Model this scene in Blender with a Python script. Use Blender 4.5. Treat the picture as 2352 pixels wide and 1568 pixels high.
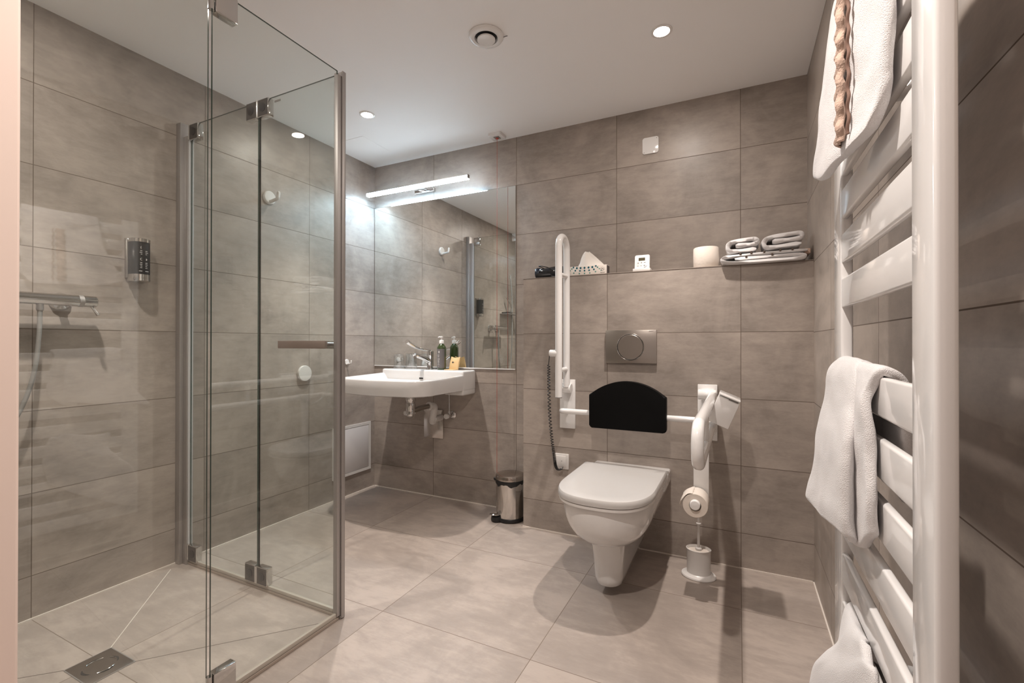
import bpy, bmesh, math, random
from mathutils import Vector, Matrix, noise
random.seed(7)
PI = math.pi
for o in list(bpy.data.objects): bpy.data.objects.remove(o)
S = bpy.context.scene
COL = S.collection

# ---------------------------------------------------------------- camera, world, exposure
yaw, pitch, roll = math.radians(26.1123), math.radians(.2062), math.radians(.0456)
F = Vector((-math.sin(yaw), math.cos(yaw), 0)); R = Vector((math.cos(yaw), math.sin(yaw), 0)); U = Vector((0, 0, 1))
F2 = F*math.cos(pitch) + U*math.sin(pitch); U2 = U*math.cos(pitch) - F*math.sin(pitch)
R3 = R*math.cos(roll) + U2*math.sin(roll); U3 = U2*math.cos(roll) - R*math.sin(roll)
cd = bpy.data.cameras.new('camera'); cam = bpy.data.objects.new('camera', cd); COL.objects.link(cam)
cam.matrix_world = Matrix(((R3.x, U3.x, -F2.x, 2.315), (R3.y, U3.y, -F2.y, -2.5127), (R3.z, U3.z, -F2.z, 1.0074), (0, 0, 0, 1)))
cd.sensor_width = 36; cd.lens = 1062.19/2352*36; cd.clip_start = .01
S.camera = cam
S.view_settings.view_transform = 'Standard'; S.view_settings.look = 'None'
S.view_settings.gamma = 1; S.view_settings.use_curve_mapping = False
S.view_settings.exposure = 1.6
W = bpy.data.worlds.new('world'); S.world = W; W.use_nodes = True
W.node_tree.nodes['Background'].inputs[0].default_value = (1, .80, .70, 1)
W.node_tree.nodes['Background'].inputs[1].default_value = .15

ROOM_H = 2.249; XR = 2.6; YF = -2.3; YB = -.198; XB = 1.251; ZL = 1.362

def spot(name, loc, power, color, size=94, blend=.75, radius=.018, aim=(0, 0, -1)):
    l = bpy.data.lights.new(name, 'SPOT'); l.energy = power; l.color = color; l.spot_size = math.radians(size)
    l.spot_blend = blend; l.shadow_soft_size = radius
    o = bpy.data.objects.new(name, l); COL.objects.link(o); o.location = loc
    o.rotation_euler = Vector(aim).to_track_quat('-Z', 'Y').to_euler()
    return o
WARM = (1, .90, .825)
SPOTS = [(2.041, -.604, 27, 1.2, 78), (.502, -.606, 27, 1.4, 80), (2.041, -2.04, 16, 4.0, 100), (.502, -1.90, 27, 1.6, 80)]
GLOW = (1, .90, .83)

# ---------------------------------------------------------------- helpers
ORG = {}
def newbm(): return bmesh.new()
def obj(name, bm, m, parent=None, smooth=True, angle=40, flip=True):
    if flip: bmesh.ops.recalc_face_normals(bm, faces=bm.faces)
    if parent is not None:
        bmesh.ops.translate(bm, vec=-ORG[parent.name], verts=bm.verts)
    me = bpy.data.meshes.new(name); bm.to_mesh(me); bm.free()
    for mm in (m if isinstance(m, (list, tuple)) else [m]): me.materials.append(mm)
    o = bpy.data.objects.new(name, me); COL.objects.link(o)
    if parent is not None:
        o.parent = parent; ORG[o.name] = ORG[parent.name]
    else: ORG[o.name] = Vector((0, 0, 0))
    if smooth:
        me.shade_smooth(); me.set_sharp_from_angle(angle=math.radians(angle))
    return o
def tag(o, label, cat, group=None):
    o['label'] = label; o['category'] = cat
    if group: o['group'] = group
    return o
def thing(name, label, cat, loc, group=None):
    o = bpy.data.objects.new(name, None); COL.objects.link(o); o.location = loc; o.empty_display_size = .05
    ORG[o.name] = Vector(loc)
    return tag(o, label, cat, group)
def struct(name, bm, m, smooth=False):
    o = obj(name, bm, m, None, smooth); o['kind'] = 'structure'; return o
def box(bm, x0, x1, y0, y1, z0, z1, bev=0, seg=2, mi=0, rot=None):
    g = bmesh.ops.create_cube(bm, size=1); vs = g['verts']
    c = Vector(((x0+x1)/2, (y0+y1)/2, (z0+z1)/2))
    bmesh.ops.scale(bm, vec=(x1-x0, y1-y0, z1-z0), verts=vs)
    if bev:
        es = list({e for v in vs for e in v.link_edges})
        r = bmesh.ops.bevel(bm, geom=es, offset=bev, segments=seg, affect='EDGES', profile=.5)
        vs = list({v for f in r['faces'] for v in f.verts} | {v for v in vs if v.is_valid})
    if rot: bmesh.ops.rotate(bm, cent=(0, 0, 0), matrix=rot, verts=vs)
    bmesh.ops.translate(bm, vec=c, verts=vs)
    if mi:
        for f in {f for v in vs for f in v.link_faces}: f.material_index = mi
    return vs
def frames(pts):
    pts = [Vector(p) for p in pts]; n = len(pts); T = []
    for i in range(n):
        a = pts[max(i-1, 0)]; b = pts[min(i+1, n-1)]; T.append((b-a).normalized())
    up = Vector((0, 0, 1)) if abs(T[0].z) < .9 else Vector((0, 1, 0))
    N = (up - T[0]*up.dot(T[0])).normalized(); out = []
    for i in range(n):
        N = (N - T[i]*N.dot(T[i])).normalized(); out.append((pts[i], T[i], N, T[i].cross(N)))
    return out
def tube(bm, pts, r, seg=16, cap=True, rad=None):
    fr = frames(pts); rings = []
    for i, (p, t, n, b) in enumerate(fr):
        rr = rad[i] if rad else r
        rings.append([bm.verts.new(p + (n*math.cos(2*PI*k/seg) + b*math.sin(2*PI*k/seg))*rr) for k in range(seg)])
    for a, c in zip(rings, rings[1:]):
        for k in range(seg): bm.faces.new((a[k], a[(k+1) % seg], c[(k+1) % seg], c[k]))
    if cap:
        bm.faces.new(rings[0][::-1]); bm.faces.new(rings[-1])
def smoothpath(pts, n=8):
    P = [Vector(p) for p in pts]; P = [2*P[0]-P[1]] + P + [2*P[-1]-P[-2]]; out = []
    for i in range(1, len(P)-2):
        for k in range(n):
            t = k/n; a, b, c, d = P[i-1:i+3]
            out.append(.5*((2*b) + (c-a)*t + (2*a-5*b+4*c-d)*t*t + (3*b-a-3*c+d)*t**3))
    out.append(P[-2]); return out
def fillet(pts, r, n=8):
    P = [Vector(p) for p in pts]; out = [P[0]]
    for i in range(1, len(P)-1):
        a = (P[i-1]-P[i]); c = (P[i+1]-P[i]); d = min(r, a.length*.499, c.length*.499)
        ang = a.angle(c); d2 = min(d/math.tan(ang/2) if ang < PI-.01 else d, a.length*.49, c.length*.49)
        s = P[i]+a.normalized()*d2; e = P[i]+c.normalized()*d2
        for k in range(n+1):
            t = k/n; out.append((1-t)**2*s + 2*t*(1-t)*P[i] + t*t*e)
    out.append(P[-1]); return out
def lathe(bm, prof, c, axis='z', seg=32, capa=True, sx=1, sy=1, rot=None, mi=0):
    c = Vector(c); rings = []; faces = []
    for r, h in prof:
        ring = []
        for k in range(seg):
            a = 2*PI*k/seg; u, v = r*math.cos(a)*sx, r*math.sin(a)*sy
            p = {'z': Vector((u, v, h)), 'x': Vector((h, u, v)), 'y': Vector((u, h, v))}[axis]
            if rot: p = rot @ p
            ring.append(bm.verts.new(c+p))
        rings.append(ring)
    for a, b in zip(rings, rings[1:]):
        for k in range(seg): faces.append(bm.faces.new((a[k], a[(k+1) % seg], b[(k+1) % seg], b[k])))
    if capa:
        faces.append(bm.faces.new(rings[0][::-1])); faces.append(bm.faces.new(rings[-1]))
    for f in faces: f.material_index = mi
def loft(bm, secs, cap=True, close=True):
    rings = [[bm.verts.new(p) for p in s] for s in secs]; n = len(rings[0])
    for a, b in zip(rings, rings[1:]):
        for k in range(n if close else n-1): bm.faces.new((a[k], a[(k+1) % n], b[(k+1) % n], b[k]))
    if cap:
        bm.faces.new(rings[0][::-1]); bm.faces.new(rings[-1])
    return rings
def prism(bm, outline, h0, h1, axis='y', bev=0):
    """outline: list of 2-D points; axis y -> (x,z) outline extruded in y; z -> (x,y); x -> (y,z)"""
    def P(p, h): return {'y': (p[0], h, p[1]), 'z': (p[0], p[1], h), 'x': (h, p[0], p[1])}[axis]
    a = [bm.verts.new(P(p, h0)) for p in outline]; b = [bm.verts.new(P(p, h1)) for p in outline]
    n = len(a); fs = [bm.faces.new(a[::-1]), bm.faces.new(b)]
    for k in range(n): bm.faces.new((a[k], a[(k+1) % n], b[(k+1) % n], b[k]))
    if bev:
        es = list({e for f in fs for e in f.edges})
        bmesh.ops.bevel(bm, geom=es, offset=bev, segments=3, affect='EDGES', profile=.5)
def rrect(cx, cy, w, h, r, n=5):
    out = []
    for sx, sy, a0 in ((1, 1, 0), (-1, 1, 90), (-1, -1, 180), (1, -1, 270)):
        for k in range(n+1):
            a = math.radians(a0 + 90*k/n)
            out.append((cx+sx*(w/2-r)+r*math.cos(a), cy+sy*(h/2-r)+r*math.sin(a)))
    return out
def ball(bm, c, r, sc=(1, 1, 1), seg=20):
    g = bmesh.ops.create_uvsphere(bm, u_segments=seg, v_segments=seg//2+2, radius=r)
    bmesh.ops.scale(bm, vec=sc, verts=g['verts']); bmesh.ops.translate(bm, vec=c, verts=g['verts'])
def text(name, body, size, m, parent, loc, rot, extrude=.0002):
    c = bpy.data.curves.new(name, 'FONT'); c.body = body; c.size = size; c.extrude = extrude; c.align_x = 'CENTER'; c.align_y = 'CENTER'
    t = bpy.data.objects.new(name, c); COL.objects.link(t)
    me = bpy.data.meshes.new_from_object(t); bpy.data.objects.remove(t); me.name = name
    me.transform(Matrix.Translation(Vector(loc)-ORG[parent.name]) @ Matrix.LocRotScale(None, __import__('mathutils').Euler(rot), None))
    me.materials.clear(); me.materials.append(m)
    o = bpy.data.objects.new(name, me); COL.objects.link(o); o.parent = parent; ORG[o.name] = ORG[parent.name]
    return o

# ---------------------------------------------------------------- materials
def mat(name, col, rough=.5, metal=0, **kw):
    m = bpy.data.materials.new(name); m.use_nodes = True; b = m.node_tree.nodes['Principled BSDF']
    b.inputs['Base Color'].default_value = (*col, 1); b.inputs['Roughness'].default_value = rough; b.inputs['Metallic'].default_value = metal
    for k, v in kw.items(): b.inputs[k].default_value = v
    return m
def bump(m, scale, strength, dist=.002, detail=4, stretch=None, rough_var=0):
    nt = m.node_tree; b = nt.nodes['Principled BSDF']; tc = nt.nodes.new('ShaderNodeTexCoord'); mp = nt.nodes.new('ShaderNodeMapping')
    nz = nt.nodes.new('ShaderNodeTexNoise'); nz.inputs['Scale'].default_value = scale; nz.inputs['Detail'].default_value = detail
    if stretch: mp.inputs['Scale'].default_value = stretch
    bp = nt.nodes.new('ShaderNodeBump'); bp.inputs['Strength'].default_value = strength; bp.inputs['Distance'].default_value = dist
    nt.links.new(tc.outputs['Object'], mp.inputs[0]); nt.links.new(mp.outputs[0], nz.inputs['Vector'])
    nt.links.new(nz.outputs[0], bp.inputs['Height']); nt.links.new(bp.outputs[0], b.inputs['Normal'])
    return m
def tile(name, au, ou, wu, av, ov, wv, base=(.355, .308, .272), rough=.38, grout=(.13, .10, .08), gw=.0013, lo=.58, hi=1.30):
    m = bpy.data.materials.new(name); m.use_nodes = True; nt = m.node_tree; N = nt.nodes.new; Lk = nt.links.new
    b = nt.nodes['Principled BSDF']; tc = N('ShaderNodeTexCoord'); sp = N('ShaderNodeSeparateXYZ'); Lk(tc.outputs['Object'], sp.inputs[0])
    def M(op, a, c=None):
        n = N('ShaderNodeMath'); n.operation = op
        for i, v in enumerate((a, c)):
            if v is None: continue
            if isinstance(v, (int, float)): n.inputs[i].default_value = v
            else: Lk(v, n.inputs[i])
        return n.outputs[0]
    u = M('SUBTRACT', sp.outputs[au], ou); v = M('SUBTRACT', sp.outputs[av], ov)
    gu = M('LESS_THAN', M('PINGPONG', u, wu/2), gw); gv = M('LESS_THAN', M('PINGPONG', v, wv/2), gw)
    g = M('MAXIMUM', gu, gv)
    idn = M('ADD', M('MULTIPLY', M('FLOOR', M('DIVIDE', u, wu)), 7.31), M('MULTIPLY', M('FLOOR', M('DIVIDE', v, wv)), 3.17))
    wn = N('ShaderNodeTexWhiteNoise'); wn.noise_dimensions = '1D'; Lk(idn, wn.inputs['W'])
    off = N('ShaderNodeVectorMath'); off.operation = 'SCALE'; Lk(wn.outputs['Color'], off.inputs[0]); off.inputs['Scale'].default_value = 9
    ad = N('ShaderNodeVectorMath'); ad.operation = 'ADD'; Lk(tc.outputs['Object'], ad.inputs[0]); Lk(off.outputs[0], ad.inputs[1])
    def nz(scale, detail, rough_, dist, vec):
        n = N('ShaderNodeTexNoise'); n.inputs['Scale'].default_value = scale; n.inputs['Detail'].default_value = detail
        n.inputs['Roughness'].default_value = rough_; n.inputs['Distortion'].default_value = dist; Lk(vec, n.inputs['Vector']); return n.outputs[0]
    mp = N('ShaderNodeMapping'); Lk(ad.outputs[0], mp.inputs[0])
    sc = [1, 1, 1]; sc[av] = 3.2; mp.inputs['Scale'].default_value = sc
    a1 = nz(3.2, 9, .62, .6, ad.outputs[0]); a2 = nz(11, 6, .6, .3, mp.outputs[0]); a3 = nz(60, 3, .6, 0, mp.outputs[0])
    s = M('ADD', M('ADD', M('MULTIPLY', a1, .62), M('MULTIPLY', a2, .28)), M('MULTIPLY', a3, .10))
    s = M('ADD', s, M('MULTIPLY', M('SUBTRACT', wn.outputs['Value'], .5), .05))
    cr = N('ShaderNodeValToRGB'); Lk(s, cr.inputs[0]); e = cr.color_ramp.elements
    B = Vector(base)
    e[0].position = .30; e[0].color = (*(B*lo), 1); e[1].position = .72; e[1].color = (*(B*hi), 1)
    k = e.new(.47); k.color = (*(B*.91), 1); k = e.new(.56); k.color = (*(B*1.09), 1)
    mx = N('ShaderNodeMix'); mx.data_type = 'RGBA'; Lk(g, mx.inputs[0]); Lk(cr.outputs[0], mx.inputs[6]); mx.inputs[7].default_value = (*grout, 1)
    Lk(mx.outputs[2], b.inputs['Base Color'])
    rr = M('ADD', M('MULTIPLY', a2, .16), rough-.08); Lk(M('MAXIMUM', rr, M('MULTIPLY', g, .9)), b.inputs['Roughness'])
    bp = N('ShaderNodeBump'); bp.inputs['Strength'].default_value = .25; bp.inputs['Distance'].default_value = .0015
    Lk(M('SUBTRACT', M('MULTIPLY', a2, .25), g), bp.inputs['Height']); Lk(bp.outputs[0], b.inputs['Normal'])
    return m
def emit(name, col, s):
    m = bpy.data.materials.new(name); m.use_nodes = True; nt = m.node_tree; nt.nodes.clear()
    e = nt.nodes.new('ShaderNodeEmission'); o = nt.nodes.new('ShaderNodeOutputMaterial'); e.inputs[0].default_value = (*col, 1); e.inputs[1].default_value = s
    nt.links.new(e.outputs[0], o.inputs[0]); return m
def glassmat(name, tint=(.96, .978, .968), f0=.062):
    m = bpy.data.materials.new(name); m.use_nodes = True; nt = m.node_tree; nt.nodes.clear(); N = nt.nodes.new; Lk = nt.links.new
    g = N('ShaderNodeNewGeometry'); d = N('ShaderNodeVectorMath'); d.operation = 'DOT_PRODUCT'
    Lk(g.outputs['Normal'], d.inputs[0]); Lk(g.outputs['Incoming'], d.inputs[1])
    def M(op, a, c=None):
        n = N('ShaderNodeMath'); n.operation = op
        for i, v in enumerate((a, c)):
            if v is None: continue
            if isinstance(v, (int, float)): n.inputs[i].default_value = v
            else: Lk(v, n.inputs[i])
        return n.outputs[0]
    fr = M('ADD', M('MULTIPLY', M('POWER', M('SUBTRACT', 1.0, M('ABSOLUTE', d.outputs['Value'])), 5.0), 1-f0), f0)
    t = N('ShaderNodeBsdfTransparent'); t.inputs[0].default_value = (*tint, 1)
    gl = N('ShaderNodeBsdfAnisotropic') if False else N('ShaderNodeBsdfGlossy'); gl.inputs['Roughness'].default_value = .0
    mx = N('ShaderNodeMixShader'); Lk(fr, mx.inputs[0]); Lk(t.outputs[0], mx.inputs[1]); Lk(gl.outputs[0], mx.inputs[2])
    o = N('ShaderNodeOutputMaterial'); Lk(mx.outputs[0], o.inputs[0]); return m

TW = .6057
M_back = tile('tile_back', 0, .5066, TW, 2, .1585, .3)
M_side = tile('tile_side', 1, -.556, TW, 2, .1585, .3)
M_right = tile('tile_right', 1, -.600, TW, 2, 1.055, .2965)
M_floor = tile('tile_floor', 0, .5066, TW, 1, -.556, TW, base=(.375, .320, .283), rough=.42, grout=(.20, .16, .13), lo=.72, hi=1.20)
M_plain = tile('tile_plain', 0, .5066, TW, 1, 50, 200)
M_ceil = bump(mat('ceiling_paint', (.93, .92, .91), .6), 6, .05)
M_silic = mat('silicone', (.72, .66, .60), .5)
M_frame = mat('door_frame_paint', (.80, .66, .59), .35)
M_glass = glassmat('shower_glass')
M_edge = mat('glass_edge', (.035, .06, .05), .08, 0)
M_thin = glassmat('drinking_glass', (.985, .992, .99), .13)
M_chrome = mat('chrome', (.64, .63, .62), .07, 1)
M_steel = bump(mat('brushed_steel', (.42, .39, .36), .28, 1), 90, .05, stretch=(1, 1, 12))
M_alu = mat('anodised_aluminium', (.44, .42, .41), .48, .85)
M_mirror = mat('mirror_silver', (.86, .88, .87), .0, 1)
M_white = mat('white_plastic', (.70, .68, .66), .28)
M_enamel = mat('white_enamel', (.82, .81, .80), .12, 0, **{'Coat Weight': .4, 'Coat Roughness': .03})
M_ceramic = mat('white_ceramic', (.72, .71, .70), .08, 0, **{'Coat Weight': .6, 'Coat Roughness': .02})
M_black = mat('black_plastic', (.012, .012, .013), .3)
M_rubber = bump(mat('black_pad', (.003, .003, .0032), .6, 0, **{'Specular IOR Level': .12}), 300, .1)
M_dark = mat('dark_recess', (.02, .018, .016), .7)
M_grey = mat('grey_plastic', (.22, .21, .20), .4)
M_towel = bump(mat('towel_terry', (.78, .765, .765), .95, 0, **{'Sheen Weight': .3}), 800, .55, .003, 2)
M_towel_trim = bump(mat('towel_trim', (.09, .065, .05), .95), 300, .6, .003)
M_frill = bump(mat('towel_frill', (.55, .40, .32), .95), 300, .6, .003)
M_paper = bump(mat('toilet_paper', (.74, .67, .60), .95), 120, .4, .002)
M_red = mat('red_cord', (.45, .06, .03), .5)
M_btl = mat('green_bottle', (.03, .05, .012), .12, 0, **{'Coat Weight': .5})
M_lbl = mat('grey_label', (.13, .12, .12), .4)
M_ink = mat('light_ink', (.62, .60, .58), .5)
M_darkink = mat('dark_ink', (.06, .05, .05), .5)
M_kraft = mat('kraft_paper', (.62, .42, .20), .7)
M_teal = mat('teal_print', (.01, .12, .16), .5)
M_teal2 = mat('green_print', (.10, .28, .24), .5)
M_lcd = mat('lcd_glass', (.09, .08, .05), .15)
M_hose = mat('shower_hose', (.45, .45, .44), .25, .6)
M_led = emit('led_diffuser', (.56, .80, 1.0), 38)
M_led2 = emit('led_front_lens', (.72, .88, 1.0), 7)
M_bulb = emit('spot_bulb', (1, .86, .70), 30)

# ---------------------------------------------------------------- the room
b = newbm(); box(b, -.1, XR+.1, YF-.6, .1, -.1, 0); struct('floor', b, M_floor)
b = newbm(); box(b, -.1, XR+.1, YF-.15, .1, ROOM_H, ROOM_H+.1); struct('ceiling', b, M_ceil)
b = newbm(); box(b, -.1, XR+.1, 0, .1, 0, ROOM_H); struct('wall_back', b, M_back)
b = newbm(); box(b, -.1, 0, YF-.15, 0, 0, ROOM_H); struct('wall_left', b, M_side)
b = newbm(); box(b, XR, XR+.1, YF-.6, 0, 0, ROOM_H); struct('wall_right', b, M_right)
b = newbm(); box(b, 0, 1.585, YF-.15, YF, 0, ROOM_H); box(b, 1.585, XR, YF-.15, YF, 2.1, ROOM_H); box(b, 2.55, XR, YF-.15, YF, 0, 2.1)
struct('wall_front', b, M_back)
b = newbm(); box(b, 1.555, 1.625, YF-.16, YF, 0, 2.1, .003); box(b, 2.53, 2.58, YF-.16, YF+.012, 0, 2.1, .004); box(b, 1.585, 2.55, YF-.16, YF+.012, 2.06, 2.1)
struct('trim_1', b, M_frame)
# tiled box that hides the cistern, open ledge on top
b = newbm(); box(b, XB, XR, YB, 0, 0, ZL-.004); box(b, XB-.0015, XR, YB-.0015, 0, ZL-.004, ZL)
struct('wall_cistern', b, M_back)
# sealing strips where walls meet floor
b = newbm(); box(b, 0, .005, YF, 0, 0, .005); struct('baseboard_left', b, M_silic)
b = newbm(); box(b, 0, XB, -.005, 0, 0, .005); box(b, XB-.004, XR, YB-.004, YB, 0, .005); struct('baseboard_back', b, M_silic)
b = newbm(); box(b, XR-.005, XR, YF, YB, 0, .005); struct('baseboard_right', b, M_silic)
# cut joints of the sloped shower floor, running from the drain to the corners
def strip(bm, a, c, w=.0022, z=.0006):
    a = Vector(a); c = Vector(c); d = (c-a).normalized(); n = Vector((-d.y, d.x))*w/2
    vs = [bm.verts.new((p.x, p.y, h)) for h in (0, z) for p in (a+n, a-n, c-n, c+n)]
    for q in ((3, 2, 1, 0), (4, 5, 6, 7), (0, 1, 5, 4), (1, 2, 6, 5), (2, 3, 7, 6), (3, 0, 4, 7)): bm.faces.new([vs[i] for i in q])
b = newbm(); strip(b, (.455, -1.725), (.045, -1.33), .003); struct('trim_2', b, mat('light_joint', (.62, .57, .51), .6))
b = newbm(); strip(b, (.60, -1.72), (.99, -1.29)); strip(b, (.455, -1.835), (.02, -2.25)); strip(b, (.60, -1.83), (.98, -2.25))
struct('trim_3', b, mat('dark_joint', (.16, .13, .11), .7))

# ---------------------------------------------------------------- ceiling lamps
for i, (x, y, pw, pg, ang) in enumerate(SPOTS):
    lab = ['round recessed ceiling downlight nearest the grab bars and toilet', 'round recessed ceiling downlight near the mirror and left wall',
           'round recessed ceiling downlight above the towel radiator side', 'round recessed ceiling downlight above the shower'][i]
    t = thing('ceiling_downlight', lab, 'lamp', (x, y, ROOM_H), 'recessed ceiling downlights')
    b = newbm(); lathe(b, [(.030, -.001), (.041, 0), (.041, -.003), (.038, -.0045), (.031, -.004), (.029, -.001)], (x, y, ROOM_H), capa=False); obj('trim_ring', b, M_enamel, t)
    b = newbm(); lathe(b, [(.0285, -.0015), (.0280, -.0035), (.01, -.0045)], (x, y, ROOM_H)); obj('bulb', b, M_bulb, t)
    spot('spot_light', (x, y, ROOM_H-.012), pw, WARM, ang)
    l = bpy.data.lights.new('diffuse_light', 'AREA'); l.shape = 'DISK'; l.size = .056; l.energy = pg; l.color = GLOW
    o = bpy.data.objects.new('diffuse_light', l); COL.objects.link(o); o.location = (x, y, ROOM_H-.0075)
# exhaust valve
vx, vy = 1.400, -.885
t = thing('exhaust_vent', 'round white exhaust valve on the ceiling left of the downlight', 'vent', (vx, vy, ROOM_H))
b = newbm(); lathe(b, [(.046, 0), (.069, 0), (.071, -.004), (.067, -.010), (.055, -.014), (.047, -.012), (.044, -.004), (.044, 0)], (vx, vy, ROOM_H), seg=48, capa=False); obj('outer_ring', b, M_enamel, t)
b = newbm(); lathe(b, [(.0435, -.001), (.0435, -.002)], (vx, vy, ROOM_H)); obj('throat', b, M_dark, t)
b = newbm(); lathe(b, [(.012, -.002), (.012, -.010), (.034, -.012), (.037, -.016), (.036, -.020), (.02, -.022), (.004, -.0225)], (vx, vy, ROOM_H), seg=40); obj('centre_disc', b, M_enamel, t)
b = newbm(); tube(b, [(vx+.062, vy+.03, ROOM_H-.006), (vx+.072, vy+.032, ROOM_H-.004), (vx+.078, vy+.036, ROOM_H-.002)], .0012, 6); obj('wire_end', b, M_dark, t)
# access hatch outline in the ceiling
t = thing('ceiling_hatch', 'flush white access hatch in the ceiling above the mirror lamp', 'hatch', (.16, -.25, ROOM_H))
b = newbm(); box(b, .02, .29, -.42, -.165, ROOM_H-.0015, ROOM_H); obj('hatch_panel', b, M_ceil, t)

# alarm pull cord
t = thing('alarm_pull_switch', 'white square ceiling pull switch with a long thin red cord', 'switch', (1.022, -.078, ROOM_H))
b = newbm(); prism(b, rrect(1.022, -.078, .082, .082, .006), ROOM_H, ROOM_H-.016, 'z', .002); obj('housing', b, M_enamel, t)
b = newbm(); box(b, 1.005, 1.039, -.095, -.061, ROOM_H-.019, ROOM_H-.015, .001); obj('switch_insert', b, M_grey, t)
b = newbm(); lathe(b, [(.009, 0), (.009, -.004), (.004, -.008)], (1.022, -.078, ROOM_H-.018)); obj('red_button', b, M_red, t)
b = newbm(); tube(b, [(1.022, -.078, ROOM_H-.02), (1.022, -.078, .11)], .0011, 8); obj('cord', b, M_red, t)

# ---------------------------------------------------------------- mirror and its lamp
t = thing('wall_mirror', 'large frameless mirror on the back wall above the washbasin', 'mirror', (.555, 0, .85))
b = newbm(); box(b, .006, 1.108, -.006, 0, .853, 1.956)
for f in b.faces:
    if abs(f.normal.y) < .5: f.material_index = 1
obj('mirror_glass', b, [M_mirror, mat('mirror_edge', (.55, .58, .57), .2)], t, smooth=False)
b = newbm(); box(b, .006, 1.108, -.009, 0, .847, .853); obj('support_strip', b, M_enamel, t)
t = thing('mirror_lamp', 'slim linear LED lamp on a wall arm above the mirror', 'lamp', (.45, 0, 2.01))
b = newbm(); box(b, .045, .848, -.132, -.106, 2.0045, 2.028, .002); obj('housing', b, M_alu, t)
b = newbm(); box(b, .047, .846, -.1335, -.131, 2.0035, 2.021, .0006); obj('front_lens', b, M_led2, t)
b = newbm(); box(b, .048, .845, -.131, -.107, 2.0015, 2.0045); obj('diffuser', b, M_led, t)
b = newbm(); box(b, .42, .47, -.106, -.018, 2.014, 2.024, .002); obj('arm', b, M_chrome, t)
b = newbm(); box(b, .367, .523, -.022, 0, 2.004, 2.028, .002); obj('wall_bracket', b, M_chrome, t)

# ---------------------------------------------------------------- washbasin
def dplan(x0, x1, yb, yf, rc, n=10, off=0, bow=.02):
    """D-shaped plan outline, back edge straight at yb, front at yf"""
    x0 += off; x1 -= off; yf += off; yb -= off; rc = max(rc-off, .02); pts = []
    cx = (x0+x1)/2
    pts += [(x0, yb), (x0, (yb+yf+rc)/2)]
    for k in range(n+1):
        a = PI + PI/2*k/n; pts.append((x0+rc+rc*math.cos(a), yf+rc+rc*math.sin(a)))
    for k in range(1, 6):
        f = k/6; pts.append((x0+rc+(x1-x0-2*rc)*f, yf - bow*math.sin(PI*f)))
    for k in range(n+1):
        a = 1.5*PI + PI/2*k/n; pts.append((x1-rc+rc*math.cos(a), yf+rc+rc*math.sin(a)))
    pts += [(x1, (yb+yf+rc)/2), (x1, yb)]
    for k in range(1, 8): pts.append((x1+(x0-x1)*k/8, yb))
    return pts
t = thing('washbasin', 'white wall-hung ceramic washbasin below the mirror', 'washbasin', (.515, 0, .69))
b = newbm()
def bs(z, off, dz=None): return [(p[0], p[1], z + .012*max(0, (p[1]+.45)/.45) if z > .78 else z) for p in dplan(.2, .83, -.10, -.575, .13, off=off)]
secs = [bs(.722, .05), bs(.716, .02), bs(.722, .004), bs(.75, 0), bs(.797, 0), bs(.803, .003), bs(.806, .010), bs(.803, .020), bs(.790, .030), bs(.765, .055), bs(.748, .10), bs(.742, .16)]
loft(b, secs)
obj('bowl', b, M_ceramic, t)
b = newbm(); box(b, .1985, .8315, -.148, -.001, .716, .8395, .012, 4); box(b, .2010, .34, -.1465, -.001, .69, .74, .010, 3); box(b, .69, .8290, -.1465, -.001, .69, .74, .010, 3)
obj('tap_deck', b, M_ceramic, t)
b = newbm(); lathe(b, [(.024, 0), (.026, .002), (.018, .004), (.004, .003)], (.515, -.33, .742)); obj('drain_plug', b, M_chrome, t)
b = newbm(); prism(b, rrect(.519, .786, .030, .009, .004), -.1495, -.146, 'y'); obj('overflow_slot', b, M_dark, t)
b = newbm(); lathe(b, [(.034, .03), (.031, 0)], (.557, -.30, .69), seg=24); obj('waste_collar', b, M_ceramic, t)
# trap
t = thing('sink_trap', 'chrome and white waste trap under the washbasin with a wall plate', 'pipe', (.557, -.30, .55))
b = newbm(); lathe(b, [(.034, .688), (.036, .682), (.030, .680), (.029, .668), (.024, .662), (.024, .650), (.028, .648), (.027, .61), (.023, .60), (.026, .59), (.023, .575), (.012, .565)], (.557, -.30, 0), seg=28); obj('tailpiece', b, M_chrome, t)
b = newbm(); tube(b, fillet([(.560, -.30, .600), (.572, -.21, .612), (.585, -.15, .615)], .02), .0155, 16); obj('chrome_pipe', b, mat('dark_chrome', (.30, .27, .24), .15, 1), t)
b = newbm(); tube(b, fillet([(.583, -.16, .614), (.590, -.10, .612), (.5625, -.085, .52), (.555, -.075, .50)], .03), .0215, 20); lathe(b, [(.0265, -.006), (.0265, .006)], (.585, -.152, .6145), 'y', 24)
tube(b, [(.575, -.09, .525), (.575, -.010, .525)], .020, 20); obj('white_elbow', b, M_white, t)
b = newbm(); box(b, .437, .590, -.010, 0, .384, .572, .002); obj('wall_plate', b, mat('polished_steel', (.62, .58, .55), .16, 1), t)
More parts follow.
